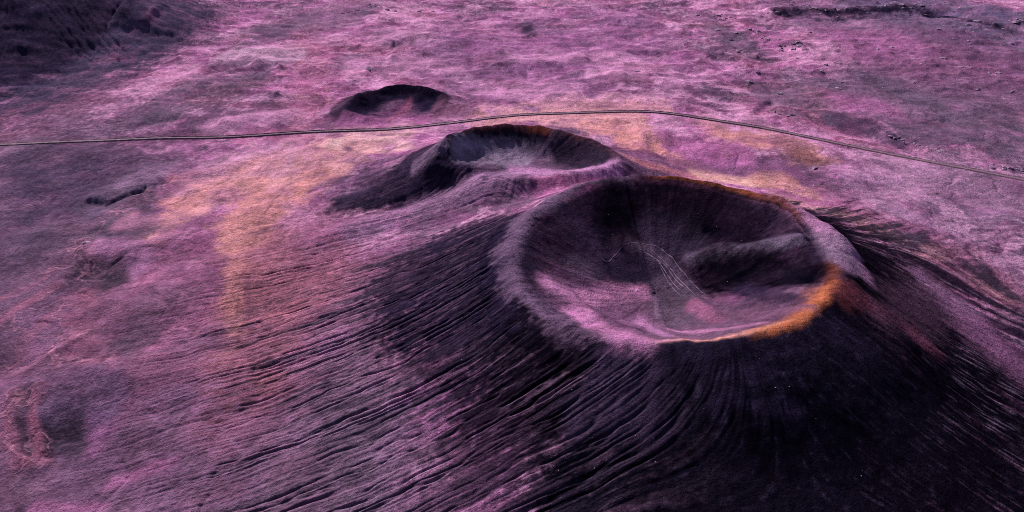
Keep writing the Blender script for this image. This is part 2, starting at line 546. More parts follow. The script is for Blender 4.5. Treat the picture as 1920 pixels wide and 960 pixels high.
ALL = slice(None)
C[:] = PINK
mix(ALL, MAUVE, sstep(-0.1, 0.55, n_big) * 0.85)
mix(ALL, GREY, sstep(0.05, 0.5, wisp) * 0.75)
mix(ALL, soil(214, 150, 196), sstep(0.05, 0.5, -wisp) * 0.7)
mix(ALL, ROSE, sstep(0.1, 0.7, fbm(X, Y, 1 / 60.0, 3, 161)) * 0.6)
wisp2 = fbm(X * F32(0.5) + n_mid2 * 6, Y * F32(0.6) + n_mid * 6, 1 / 14.0, 4, 171, 0.6)
mix(ALL, soil(218, 156, 202), sstep(0.12, 0.8, wisp2) * 0.55)
mix(ALL, PLUM, sstep(0.12, 0.7, -wisp2) * 0.5)
wx3, wy3 = n_mid2 * 11 + n_big * 25, n_mid * 11
rdg = 1 - np.abs(fbm(X * F32(0.55) + wx3, Y * F32(0.8) + wy3, 1 / 34.0, 5, 191, 0.58))
plain_w = sstep(20, 90, Dbig)
mix(ALL, soil(222, 162, 204), sstep(0.78, 1.0, rdg) * 0.38 * plain_w)
mix(ALL, soil(92, 64, 94), sstep(0.72, 0.35, rdg) * 0.45 * plain_w)
mix(ALL, ROSE, vmask * 0.4)
mix(ALL, soil(196, 130, 160), vmask * vein * 0.9)


def paint(pts, w, col, a=0.8, soft=0.8, warp=0.35, by=None, ba=0.0, squash=None, patch=0.35):
    """soil of another colour along a polyline; ragged edge from the noise, or from the streaks of the slope"""
    idx, d = stroke_dist(pts, w, X, Y, n_mid * warp, n_mid2 * warp, squash)
    if len(idx) == 0:
        return
    if by is not None:
        d = d + ba * by[idx]
    d = d + 0.22 * n_fine[idx]
    mix(idx, col, sstep(1 + soft * 0.5, 1 - soft * 0.5, d) * np.clip(a * (1 + patch * (n_mid2[idx] + 0.7 * (rdg[idx] - 0.75))), 0, 1))


# --- left plain and lower left
paint([(0, 330), (60, 400), (60, 480)], 130, GREY, 0.85, 1.2)
paint([(0, 380), (30, 440)], 90, SLATE, 0.25, 1.4)
paint([(60, 300), (180, 330)], 45, SLATE, 0.55, 1.2)
paint([(230, 350), (290, 330)], 30, ASH, 0.6, 1.2)
paint([(0, 700), (60, 800), (120, 900)], 170, soil(104, 76, 104), 0.65, 1.4)
paint([(0, 940), (160, 900), (400, 930)], 90, soil(74, 56, 78), 0.7, 1.5)
paint([(250, 600), (330, 700), (420, 800), (520, 900)], 120, soil(116, 84, 116), 0.6, 1.4)
paint([(200, 505)], 48, SLATE, 0.9, 0.7); paint([(240, 478)], 30, PALE, 0.5, 1.0); paint([(200, 440)], 36, GREY, 0.8)
paint([(120, 800), (150, 780)], 46, soil(60, 48, 68), 0.8, 0.8)
paint([(170, 720), (200, 760)], 40, MAUVE, 0.7, 1.0)
paint([(215, 890), (300, 870)], 14, PINK, 0.5, 1.2); paint([(60, 950), (190, 955)], 10, PINK, 0.55, 1.2)
paint([(80, 560), (260, 640), (380, 760), (480, 900)], 170, soil(116, 82, 114), 0.6, 1.5)
paint([(560, 760), (640, 860), (700, 940)], 110, soil(116, 86, 116), 0.6, 1.5, 0.3, strk, 0.4)
# --- apron of the large cone towards the left
paint([(330, 460), (390, 560)], 90, ROSE, 0.4, 1.5)
paint([(560, 470), (600, 560), (540, 640)], 110, soil(146, 90, 120), 0.7, 1.2)
paint([(480, 335), (560, 308), (635, 283)], 36, TAN, 0.75, 1.5, 0.9, patch=0.9)
paint([(400, 325), (520, 292)], 30, soil(206, 148, 186), 0.75, 1.4)
paint([(390, 360), (470, 330)], 45, ORANGE, 0.7, 1.5, 0.9, patch=0.9)
paint([(600, 330), (520, 390)], 32, ORANGE, 0.85, 1.5, 0.9, patch=0.9)
paint([(480, 380), (470, 450)], 34, ORANGE, 0.8, 1.5, 0.9, patch=0.9)
paint([(300, 430), (380, 390), (440, 350)], 26, TAN, 0.5, 1.5, 0.9, patch=0.9)
paint([(448, 460), (438, 560), (438, 640)], 14, ORANGE, 0.9, 1.3, 0.4, patch=0.8)
paint([(500, 480), (480, 560), (500, 640)], 55, soil(160, 100, 116), 0.6, 1.3)
paint([(540, 560), (600, 520)], 50, soil(158, 96, 116), 0.55, 1.3)
paint([(640, 270), (700, 262), (760, 252)], 26, CREAM, 0.6, 1.5, 0.9, patch=0.9)
paint([(620, 295), (700, 285)], 20, TAN, 0.6, 1.5, 0.9, patch=0.9)
# --- tan ground by the road
paint([(900, 216), (1060, 222), (1200, 232)], 16, TAN, 0.85, 1.5, 0.9, patch=0.9)
paint([(980, 205), (1100, 200), (1250, 208)], 14, TAN, 0.6, 1.5, 0.9, patch=0.9)
paint([(1120, 240), (1220, 268), (1300, 310)], 22, ORANGE, 0.8, 1.5, 0.9, patch=0.9)
paint([(1250, 300), (1380, 312), (1480, 318)], 17, MAUVE, 0.85, 1.0)
paint([(1250, 265), (1320, 282), (1400, 290)], 15, PINK, 0.7, 1.0)
paint([(1330, 240), (1420, 258), (1520, 278)], 20, ORANGE, 0.6, 1.5, 0.9, patch=0.9)
paint([(1500, 285)], 26, soil(128, 84, 92), 0.7, 1.0)
paint([(1300, 320), (1400, 335), (1480, 345), (1520, 360)], 12, soil(226, 168, 168), 0.8, 1.4, 0.9, patch=0.9)
paint([(1430, 340), (1480, 340)], 16, soil(180, 120, 122), 0.7, 1.0)
paint([(1560, 400), (1680, 440), (1800, 500)], 60, ROSE, 0.5, 1.2)
paint([(1470, 374), (1600, 412), (1760, 476)], 15, soil(222, 162, 166), 0.6, 1.4, 0.5, strk, 0.7, patch=0.9)  # warm light along the plain, painted in as cream streaks
paint([(1640, 440), (1780, 500), (1900, 560)], 16, soil(206, 142, 158), 0.45, 1.4, 0.5, strk, 0.8, patch=0.9)
# --- right plain
paint([(1640, 370), (1740, 340), (1860, 350)], 50, ASH, 0.5, 1.2)
paint([(1700, 230), (1800, 215), (1900, 240)], 45, GREY, 0.8, 1.2)
paint([(1560, 220), (1640, 245), (1680, 262)], 12, SLATE, 0.85, 0.9)
paint([(1450, 185), (1560, 160), (1680, 150)], 24, GREY, 0.75, 1.2)
paint([(1660, 160), (1800, 165), (1920, 170)], 32, GREY, 0.75, 1.2)
paint([(1650, 20), (1800, 20), (1920, 40)], 40, soil(96, 82, 116), 0.8, 1.3)
paint([(1500, 30), (1700, 50), (1900, 90)], 40, soil(110, 86, 118), 0.7, 1.4)
paint([(1370, 68)], 34, GREY, 0.7, 1.1)
paint([(1640, 100), (1800, 110), (1920, 120)], 40, MAUVE, 0.6, 1.4)
paint([(1560, 75), (1700, 78)], 14, PINK, 0.5, 1.2); paint([(1580, 190), (1660, 200)], 16, PINK, 0.6, 1.2)
paint([(1450, 27), (1580, 26), (1700, 16), (1780, 30), (1880, 55)], 4, DARK, 0.85, 1.3, 0.8, patch=0.9)
# --- far plain
paint([(850, 100), (1000, 90), (1200, 60)], 60, soil(150, 96, 146), 0.5, 1.5)
paint([(960, 110), (1100, 108), (1200, 118)], 10, PALE, 0.6, 1.2); paint([(900, 170), (1080, 165)], 12, PALE, 0.5, 1.2)
paint([(1110, 145), (1200, 145)], 10, PALE, 0.5, 1.2); paint([(700, 70), (800, 68)], 12, PALE, 0.6, 1.2); paint([(660, 120), (760, 112), (860, 130)], 12, PALE, 0.5, 1.3)
paint([(420, 110), (560, 105)], 10, soil(210, 165, 200), 0.65, 1.1); paint([(400, 235), (540, 215)], 13, PALE, 0.7, 1.1)
paint([(320, 185), (400, 175), (480, 150)], 28, GREY, 0.7, 1.1); paint([(60, 200), (170, 185)], 40, soil(120, 80, 108), 0.6, 1.3)
paint([(220, 235), (320, 222)], 16, GREY, 0.6, 1.2); paint([(480, 60), (560, 50)], 22, GREY, 0.6, 1.2); paint([(560, 40), (680, 20)], 26, soil(120, 92, 124), 0.6, 1.3)
paint([(480, 30), (380, 50), (340, 25)], 16, PINK, 0.5, 1.2)
# --- dark hill in the upper left
paint([(-200, 60), (0, 70), (150, 55), (280, 65)], 62, soil(74, 62, 90), 0.95, 0.9, 0.25)
paint([(-100, 115), (0, 118), (60, 105)], 44, soil(46, 36, 60), 0.9, 1.2, 0.4)
paint([(0, 5), (120, 10), (190, 15)], 30, soil(66, 54, 80), 0.6, 1.2)
paint([(0, 60), (70, 75), (140, 85)], 26, DARK, 0.5, 1.5, 0.5)
# rim: bands that follow the crest line
def band(p0, p1, d0, d1, col, a=0.9, soft=3.0, rag=1.5, taper=0.12, k=0, z=31.0, by=None, ba=0.0):
    """soil along a crest between two photo points, anticlockwise, from d0 m inside (negative) to d1 m outside it"""
    cn, (D_, T_) = CONES[k], (zc[k][1], zc[k][3])
    ang2 = [math.atan2(y - cn.cy, x - cn.cx) for x, y in (at_z(*p0, z), at_z(*p1, z))]
    a0, a1 = ang2
    idx = np.nonzero((D_ > d0 - 14) & (D_ < d1 + 14))[0]
    span = (a1 - a0) % (2 * np.pi)
    t = np.mod(T_[idx] - a0, 2 * np.pi)
    t = np.where(t > (span + 2 * np.pi) / 2, t - 2 * np.pi, t)
    t = t + 0.12 * taper / 0.12 * n_mid[idx]
    ends = sstep(-taper, taper, t) * sstep(span + taper, span - taper, t)
    d = D_[idx] + rag * n_mid[idx] + 0.4 * rag * n_fine[idx]
    if by is not None:
        d = d + ba * by[idx]
    mix(idx, col, ends * sstep(d0 - soft, d0 + soft * 0.4, d) * sstep(d1 + soft, d1 - soft * 0.4, d) * a)


# --- hollows, lobes and washes of the left plain
paint([(165, 500), (205, 512), (245, 500)], 22, soil(62, 52, 68), 0.85, 1.0, 0.4); paint([(190, 470), (250, 468), (268, 500)], 12, soil(176, 118, 166), 0.7, 1.3, 0.5)
paint([(180, 440), (230, 432), (270, 440)], 18, soil(88, 70, 94), 0.7, 1.2, 0.5); paint([(230, 420), (290, 415)], 10, soil(184, 122, 160), 0.6, 1.4, 0.6)
paint([(90, 800), (130, 790), (160, 810)], 28, soil(54, 42, 60), 0.85, 0.9, 0.4); paint([(180, 760), (195, 800), (185, 825)], 14, soil(136, 86, 130), 0.7, 1.2, 0.5)
paint([(120, 740), (170, 730), (215, 745)], 22, soil(108, 84, 118), 0.6, 1.3, 0.6); paint([(45, 740), (50, 820)], 14, soil(60, 46, 66), 0.7, 1.2, 0.4)
paint([(230, 645), (270, 640)], 22, soil(84, 66, 88), 0.6, 1.3, 0.6); paint([(300, 560), (260, 600)], 26, soil(96, 76, 100), 0.5, 1.5, 0.7)
paint([(205, 905), (260, 885), (320, 868)], 9, soil(160, 98, 146), 0.65, 1.5, 0.8); paint([(60, 952), (130, 945), (195, 955)], 8, soil(150, 92, 136), 0.65, 1.5, 0.8)
paint([(200, 378), (235, 370), (268, 362)], 3.5, DARK, 0.6, 1.2, 0.5)
for k_, (pp, ww) in enumerate((([(158, 470), (152, 520), (160, 580), (172, 640)], 13), ([(-10, 720), (50, 640), (110, 590), (150, 560)], 10), ([(20, 715), (90, 668), (150, 655), (215, 690)], 11),
                               ([(72, 725), (66, 780), (76, 850)], 6), ([(22, 735), (18, 800), (30, 860), (85, 866)], 7), ([(0, 610), (70, 560), (150, 500)], 8), ([(0, 560), (60, 540), (140, 480)], 5))):
    paint(pp, ww, soil(158, 96, 128), 0.45, 1.5, 1.0, patch=1.2)
mix(ALL, soil(190, 128, 156), vmask * vein * 0.55)
# --- crater beyond the road
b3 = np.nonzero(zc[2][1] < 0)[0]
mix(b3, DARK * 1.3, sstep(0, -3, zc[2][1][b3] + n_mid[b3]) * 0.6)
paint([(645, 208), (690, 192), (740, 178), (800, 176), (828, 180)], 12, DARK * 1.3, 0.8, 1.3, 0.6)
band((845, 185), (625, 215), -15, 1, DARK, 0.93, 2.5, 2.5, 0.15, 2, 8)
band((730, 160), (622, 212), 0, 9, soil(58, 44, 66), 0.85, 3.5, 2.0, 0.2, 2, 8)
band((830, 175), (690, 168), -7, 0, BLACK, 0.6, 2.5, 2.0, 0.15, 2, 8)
paint([(640, 222), (700, 225), (800, 215)], 9, PINK, 0.6, 1.0)
paint([(735, 214), (752, 203), (766, 192)], 7, ROSE, 0.6, 1.4, 0.6); paint([(820, 205), (880, 208)], 16, soil(120, 78, 108), 0.7, 1.0)
paint([(988, 49)], 16, SLATE, 0.8, 0.8)
# --- second crater
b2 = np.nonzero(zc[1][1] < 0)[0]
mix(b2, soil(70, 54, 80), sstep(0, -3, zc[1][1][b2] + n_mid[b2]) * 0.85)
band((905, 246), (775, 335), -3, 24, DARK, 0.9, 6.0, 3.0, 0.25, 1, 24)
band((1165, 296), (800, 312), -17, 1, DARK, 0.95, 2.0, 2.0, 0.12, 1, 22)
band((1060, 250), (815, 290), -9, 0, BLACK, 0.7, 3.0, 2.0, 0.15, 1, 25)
band((1165, 300), (1090, 255), 0, 12, soil(96, 70, 98), 0.7, 4.0, 2.5, 0.15, 1, 22)
strk2 = fbm(wrap_back(zc[1][3]) * F32(11), zc[1][2] / F32(40.0), 1.0, 4, 241, 0.6)
paint([(640, 378), (720, 370), (820, 338), (880, 322)], 17, DARK, 0.92, 1.3, 0.4, strk2, 0.55)
paint([(680, 350), (740, 335), (790, 315)], 17, DARK, 0.8, 1.3, 0.4, strk2, 0.5)
paint([(700, 330), (660, 350)], 24, SLATE, 0.6, 1.2)
band((1135, 272), (985, 240), -4, 1, soil(104, 52, 48), 0.75, 2.0, 1.2, 0.15, 1, 25); band((985, 240), (880, 250), -3, 1, soil(84, 48, 60), 0.6, 2.0, 1.2, 0.15, 1, 25)
paint([(1040, 270), (1120, 290), (1155, 300)], 13, soil(92, 70, 98), 0.7, 1.1)
paint([(1050, 275), (1130, 290)], 15, soil(46, 35, 54), 0.8, 1.4, 0.5)
paint([(860, 288), (930, 296), (985, 295)], 14, soil(150, 126, 158), 0.9, 0.9, 0.25); paint([(1000, 284), (1025, 292)], 9, ASH, 0.5, 1.3, 0.5); paint([(780, 312), (830, 278)], 9, ASH, 0.75, 0.9, 0.2)
paint([(960, 318), (1060, 318), (1160, 312)], 11, soil(170, 118, 166), 0.95, 0.8, 0.25)
paint([(1170, 290), (1250, 315), (1300, 330)], 10, soil(180, 112, 130), 0.8, 1.0, 0.2)
paint([(960, 325), (880, 350), (780, 395), (660, 440)], 17, soil(150, 110, 150), 0.9, 0.9, 0.2)
paint([(640, 430), (760, 400)], 14, soil(160, 108, 152), 0.6, 1.2)
# --- large cone: cinder on its flanks, edge running out in streaks
fl = np.nonzero((Dbig > -4) & (Dbig < 150))[0]
deg = np.degrees(THbig[fl])
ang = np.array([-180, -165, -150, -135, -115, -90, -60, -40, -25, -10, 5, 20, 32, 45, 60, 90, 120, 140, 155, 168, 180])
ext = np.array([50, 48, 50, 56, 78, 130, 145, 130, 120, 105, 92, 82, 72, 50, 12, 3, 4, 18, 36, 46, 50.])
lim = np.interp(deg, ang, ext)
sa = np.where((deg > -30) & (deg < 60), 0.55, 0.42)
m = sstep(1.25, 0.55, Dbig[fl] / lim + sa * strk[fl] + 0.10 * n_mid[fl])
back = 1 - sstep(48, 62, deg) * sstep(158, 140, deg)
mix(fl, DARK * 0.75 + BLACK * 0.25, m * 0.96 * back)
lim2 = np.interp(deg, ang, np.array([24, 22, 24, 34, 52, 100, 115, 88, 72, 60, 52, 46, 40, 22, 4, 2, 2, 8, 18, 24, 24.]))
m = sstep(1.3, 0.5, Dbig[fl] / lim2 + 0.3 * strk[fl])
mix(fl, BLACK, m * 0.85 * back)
mdk = np.interp(np.degrees(THbig[fl]), ang, np.array([60, 66, 80, 92, 100, 130, 135, 125, 110, 90, 70, 60, 50, 30, 8, 3, 4, 18, 36, 50, 60.]))
m = sstep(1.35, 0.6, Dbig[fl] / mdk + 0.5 * strk[fl]) * (1 - sstep(1.25, 0.55, Dbig[fl] / lim))
mix(fl, soil(112, 88, 114), m * 0.8 * back)
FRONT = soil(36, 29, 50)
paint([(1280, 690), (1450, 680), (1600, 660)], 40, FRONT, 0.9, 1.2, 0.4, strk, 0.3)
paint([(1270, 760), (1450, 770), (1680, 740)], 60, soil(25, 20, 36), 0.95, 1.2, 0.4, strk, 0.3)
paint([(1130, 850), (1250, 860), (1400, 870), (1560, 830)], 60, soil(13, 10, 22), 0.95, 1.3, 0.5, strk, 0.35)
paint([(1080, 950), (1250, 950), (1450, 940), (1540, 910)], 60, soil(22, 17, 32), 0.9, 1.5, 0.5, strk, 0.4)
paint([(1150, 720), (1200, 770)], 40, DARK, 0.6, 1.6, 0.5, strk, 0.4)
paint([(935, 450), (840, 490), (755, 525)], 66, DARK * 0.85, 0.93, 0.9, 0.3, strk, 0.35)
paint([(935, 540), (860, 580), (770, 600)], 52, DARK * 0.95, 0.88, 1.1, 0.3, strk, 0.4)
paint([(945, 410), (880, 430), (820, 455)], 26, DARK * 0.9, 0.85, 1.0, 0.3, strk, 0.4)
ff = np.nonzero((Dbig > 3) & (Dbig < 130) & (THbig > -2.0) & (THbig < -0.5))[0]
mix(ff, soil(62, 50, 78), sstep(0.25, 1.0, streak_fine[ff] * 0.8 + 0.5 * n_fine[ff]) * 0.35)
mix(ff, BLACK, sstep(0.3, 1.0, n_mid[ff] - 0.3 * streak_fine[ff]) * 0.5)
# fans of lighter cinder between the rills of the left flank
lf = np.nonzero((Dbig > 12) & (Dbig < 190) & ((THbig < -1.3) | (THbig > 2.0)))[0]
lfw = np.maximum(sstep(-1.4, -2.1, THbig[lf] + 0.12 * strk[lf]), sstep(2.1, 2.7, THbig[lf]))
mix(lf, soil(118, 88, 118), sstep(0.05, 0.7, strk[lf]) * 0.30 * lfw)
mix(lf, soil(70, 54, 76), sstep(0.05, 0.7, -strk[lf]) * 0.5 * lfw * sstep(190, 80, Dbig[lf]))
rf = np.nonzero((Dbig > 10) & (Dbig < 170) & (THbig > -1.25) & (THbig < 0.7))[0]  # right flank: rills catching the light, painted as pale streaks
mix(rf, ASH, sstep(0.32, 0.95, streak_fine[rf] + 0.3 * strk[rf] + 0.15 * n_mid[rf]) * 0.62 * sstep(18, 50, Dbig[rf]) * sstep(-1.15, -0.6, THbig[rf] + 0.15 * strk[rf]) * sstep(125, 70, Dbig[rf]))
lf2 = np.nonzero((Dbig > 6) & (Dbig < 150) & ((THbig < -1.3) | (THbig > 2.2)))[0]
lf2w = np.maximum(sstep(-1.5, -2.0, THbig[lf2]), sstep(2.2, 2.8, THbig[lf2]))
mix(lf2, soil(140, 112, 140), sstep(0.6, 1.1, streak_fine[lf2]) * 0.22 * lf2w)
paint([(1640, 590), (1760, 560), (1840, 640)], 30, soil(110, 76, 106), 0.4, 1.3, 0.3, strk, 0.7)
paint([(1730, 520), (1800, 570), (1870, 650)], 22, soil(132, 92, 130), 0.6, 1.2, 0.2, strk, 0.7)
paint([(1860, 640), (1910, 680)], 40, MAUVE, 0.6, 1.3, 0.2, strk, 0.6)
paint([(1600, 560), (1670, 600), (1730, 640)], 16, soil(116, 60, 84), 0.4, 1.8, 0.6, strk, 0.8, patch=0.9)
paint([(1345, 728), (1390, 712), (1440, 704)], 6, soil(46, 36, 62), 0.45, 2.0, 1.6); paint([(1340, 765), (1400, 757), (1490, 762)], 7, soil(46, 36, 62), 0.45, 2.0, 1.6)
paint([(1150, 690), (1200, 700)], 40, SLATE, 0.6, 1.3); paint([(1080, 780), (1180, 770)], 26, SLATE, 0.7, 1.2)
paint([(900, 880), (840, 930)], 70, PLUM, 0.45, 1.4, 0.3, strk, 0.6)
# rim of the large crater
band((1572, 480), (960, 470), -3, 4, soil(60, 44, 66), 0.8, 2.0)                # the far crest, anticlockwise from the right
PB = soil(112, 86, 118)
band((1190, 326), (962, 440), -3, 5, PB, 0.8, 4.0, 4.0, by=strk, ba=1.5)
band((1090, 346), (1010, 580), -4, 3, PB, 0.8, 3.5, 4.5, by=strk, ba=3.0)
band((968, 470), (1050, 610), -8, 2, soil(108, 82, 114), 0.7, 4.0, 4.0)
band((1000, 575), (1200, 650), -5, 1.5, soil(104, 78, 108), 0.9, 2.5, 3.0, by=strk, ba=3.0)
rm = np.nonzero((Dbig > -12) & (Dbig < 12))[0]
mix(rm, DARK, sstep(0.25, 0.9, fbm(X[rm], Y[rm], 1 / 8.0, 4, 811, 0.65)) * 0.6 * sstep(12, 6, np.abs(Dbig[rm])))
band((1430, 366), (1230, 326), -2, 3, soil(150, 82, 62), 0.9, 1.5, 0.8)
band((1500, 400), (1410, 360), -3, 4, soil(136, 76, 78), 0.8, 2.0, 1.0)
band((1572, 500), (1470, 388), 0, 11, soil(170, 116, 160), 0.92, 3.0, 1.6)
band((1575, 500), (1525, 425), -5, 8, ASH, 0.8, 3.0, 2.0)
paint([(1545, 505), (1560, 530), (1566, 535)], 15, soil(140, 72, 58), 0.75, 1.8, 0.8, patch=0.8)
band((1400, 634), (1570, 530), -7.5, 1.0, OCHRE, 0.88, 2.5, 1.4, 0.10)
band((1250, 646), (1440, 626), -6, -2.2, soil(206, 140, 130), 0.85, 2.5, 1.4, 0.25)
band((1160, 640), (1330, 644), -9, -2.5, soil(200, 136, 172), 0.85, 3.0, 1.5, 0.2)
paint([(1580, 560), (1610, 550)], 15, soil(96, 46, 54), 0.6, 1.2)
# bowl
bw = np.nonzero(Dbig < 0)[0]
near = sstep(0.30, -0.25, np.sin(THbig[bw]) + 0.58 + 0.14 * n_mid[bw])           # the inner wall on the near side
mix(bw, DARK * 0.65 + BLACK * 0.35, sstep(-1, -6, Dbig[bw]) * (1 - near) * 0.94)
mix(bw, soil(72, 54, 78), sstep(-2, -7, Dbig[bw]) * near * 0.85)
mix(bw, ASH, sstep(0.55, 1.0, streak_fine[bw] + 0.3 * n_fine[bw]) * 0.16 * sstep(-8, -14, Dbig[bw]))
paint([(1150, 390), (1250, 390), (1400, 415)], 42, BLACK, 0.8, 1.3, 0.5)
paint([(1100, 450), (1140, 500)], 34, soil(60, 46, 72), 0.55, 1.5); paint([(1075, 500), (1110, 515)], 18, soil(104, 84, 112), 0.6, 1.4)
paint([(1220, 440), (1300, 455)], 18, soil(70, 56, 82), 0.5, 1.5, 0.6)
paint([(1290, 490), (1340, 478), (1420, 470), (1500, 452)], 7, soil(108, 90, 118), 0.75, 1.5, 0.8, patch=1.0)
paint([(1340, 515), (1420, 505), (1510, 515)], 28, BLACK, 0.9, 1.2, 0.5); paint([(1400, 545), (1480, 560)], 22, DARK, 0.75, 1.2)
paint([(1160, 525), (1210, 515), (1250, 530)], 28, soil(46, 36, 58), 0.85, 1.3, 0.5)
paint([(1090, 560), (1150, 590), (1200, 610)], 44, soil(124, 82, 120), 0.7, 1.4, 0.5)
paint([(1030, 535), (1070, 560), (1095, 595)], 19, soil(190, 126, 176), 0.85, 1.6, 0.7)
paint([(1085, 590), (1130, 620), (1190, 632)], 23, soil(186, 120, 172), 0.85, 1.6, 0.7)
paint([(1100, 562), (1150, 550), (1208, 545)], 12, soil(186, 122, 168), 0.85, 1.4, 0.7)
paint([(1200, 600), (1225, 618), (1250, 628)], 12, soil(172, 116, 166), 0.8, 1.3, 0.5)
paint([(1120, 590), (1180, 586)], 14, soil(100, 70, 100), 0.6, 1.6, 0.9)
paint([(1258, 558), (1264, 588)], 40, soil(86, 68, 90), 0.95, 0.8, 0.3)
paint([(1228, 560), (1232, 590)], 5, soil(128, 98, 132), 0.5, 1.2)
paint([(1180, 462), (1240, 480), (1290, 530), (1325, 585)], 10, soil(88, 70, 94), 0.6, 1.3, 0.5)
paint([(1300, 575), (1325, 590), (1340, 600)], 14, soil(146, 90, 128), 0.85, 1.1)
paint([(1350, 592), (1430, 588), (1510, 575)], 13, soil(118, 80, 110), 0.5, 1.3, 0.4, strk, 0.7)
paint([(1260, 618), (1340, 618), (1430, 606)], 9, soil(160, 104, 146), 0.8, 1.1, 0.3, strk, 0.4)

# fine variation of the soil, then gully shade and sunlit edges painted in
C *= (1.0 + 0.26 * n_mid + 0.2 * n_fine)[:, None]
C *= (1 - 0.25 * sstep(0.15, 0.8, gul))[:, None]  # shade inside the gullies, painted into the colour
lv = sstep(0.15, 0.6, levee)[:, None]      # mask of the gully edges that get sunlight painted on
C = C * (1 + 0.9 * lv) + lv * soil(60, 48, 60) * 0.5      # brightens those edges like sunlit banks, in the colour only
C = np.clip(C, 0.0015, 0.9)

# ------------------------------------------------------------------ terrain material
def terrain_material():
    m = bpy.data.materials.new('volcanic_soil')
    m.use_nodes = True
    nt = m.node_tree
    N, Lk = nt.nodes, nt.links
    bsdf = N['Principled BSDF']
    bsdf.inputs['Roughness'].default_value = 0.95
    bsdf.inputs['Specular IOR Level'].default_value = 0.0
    at = N.new('ShaderNodeAttribute'); at.attribute_name = 'soil'
    geo = N.new('ShaderNodeNewGeometry')

    def noise(scale, detail, rough=0.6):
        n = N.new('ShaderNodeTexNoise'); n.inputs['Scale'].default_value = scale
        n.inputs['Detail'].default_value = detail; n.inputs['Roughness'].default_value = rough
        Lk.new(geo.outputs['Position'], n.inputs['Vector'])
        return n
    n1, n2 = noise(0.9, 4, 0.7), noise(3.1, 2, 0.7)
    n0 = noise(0.2, 6, 0.72)
    mm = N.new('ShaderNodeMath'); mm.operation = 'MULTIPLY'; mm.inputs[1].default_value = 1.5; Lk.new(n0.outputs['Fac'], mm.inputs[0])
    r = N.new('ShaderNodeMapRange'); r.inputs[1].default_value = 0.36; r.inputs[2].default_value = 0.64; r.inputs[3].default_value = 0.64; r.inputs[4].default_value = 1.38
    av = N.new('ShaderNodeMath'); av.operation = 'ADD'; Lk.new(n0.outputs['Fac'], av.inputs[0]); Lk.new(n1.outputs['Fac'], av.inputs[1])
    hv = N.new('ShaderNodeMath'); hv.operation = 'MULTIPLY'; hv.inputs[1].default_value = 0.5; Lk.new(av.outputs[0], hv.inputs[0])
    Lk.new(hv.outputs[0], r.inputs[0])
    mx = N.new('ShaderNodeMix'); mx.data_type = 'RGBA'; mx.blend_type = 'MULTIPLY'; mx.inputs[0].default_value = 1.0
    Lk.new(at.outputs['Color'], mx.inputs[6]); Lk.new(r.outputs[0], mx.inputs[7])
    Lk.new(mx.outputs[2], bsdf.inputs['Base Color'])
    add = N.new('ShaderNodeMath'); add.operation = 'ADD'
    Lk.new(n1.outputs['Fac'], add.inputs[0])
    ml = N.new('ShaderNodeMath'); ml.operation = 'MULTIPLY'; ml.inputs[1].default_value = 0.35
    Lk.new(n2.outputs['Fac'], ml.inputs[0]); Lk.new(ml.outputs[0], add.inputs[1])
    a2 = N.new('ShaderNodeMath'); a2.operation = 'ADD'; Lk.new(add.outputs[0], a2.inputs[0]); Lk.new(mm.outputs[0], a2.inputs[1])
    b = N.new('ShaderNodeBump'); b.inputs['Strength'].default_value = 0.85; b.inputs['Distance'].default_value = 1.15
    Lk.new(a2.outputs[0], b.inputs['Height']); Lk.new(b.outputs[0], bsdf.inputs['Normal'])
    return m


def plain_material(name, c1, c2, scale, bump=0.5):
    m = bpy.data.materials.new(name)
    m.use_nodes = True
    N, Lk = m.node_tree.nodes, m.node_tree.links
    bsdf = N['Principled BSDF']
    bsdf.inputs['Roughness'].default_value = 0.92
    bsdf.inputs['Specular IOR Level'].default_value = 0.15
    geo = N.new('ShaderNodeNewGeometry')
    n = N.new('ShaderNodeTexNoise'); n.inputs['Scale'].default_value = scale; n.inputs['Detail'].default_value = 5
    Lk.new(geo.outputs['Position'], n.inputs['Vector'])
    cr = N.new('ShaderNodeValToRGB')
    cr.color_ramp.elements[0].position, cr.color_ramp.elements[1].position = 0.32, 0.68
    cr.color_ramp.elements[0].color = (*c1, 1); cr.color_ramp.elements[1].color = (*c2, 1)
    Lk.new(n.outputs['Fac'], cr.inputs[0]); Lk.new(cr.outputs[0], bsdf.inputs['Base Color'])
    b = N.new('ShaderNodeBump'); b.inputs['Strength'].default_value = bump; b.inputs['Distance'].default_value = 0.3
    Lk.new(n.outputs['Fac'], b.inputs['Height']); Lk.new(b.outputs[0], bsdf.inputs['Normal'])
    return m


SOIL = terrain_material()

# ------------------------------------------------------------------ which face belongs to what
rid = np.zeros(len(X), np.int8)
vals = [z[0] for z in zc]
jit = 0.9 * n_mid
lim_big = 6.0 + jit
own = np.argmax(np.stack(vals), 0)
hl = hill(X, Y)
rid[(hl > 7 + jit)] = 1
rid[(own == 0) & (vals[0] > lim_big)] = 2
rid[(own == 0) & (np.abs(Dbig) < 6 + 2 * n_mid)] = 3
rid[(zc[0][1] <= -6 + 2 * n_mid)] = 4
rid[(zc[0][1] <= -38 + 3 * n_mid)] = 5
rid[(own == 1) & (vals[1] > lim_big)] = 6
rid[(zc[1][1] <= -2)] = 7
rid[(own == 2) & (vals[2] > 1.6 + 0.4 * n_mid)] = 8
rid[(zc[2][1] <= -1)] = 9
rid[(own == 3) & (vals[3] > 0.8)] = 10
rid[(zc[3][1] <= 0)] = 11


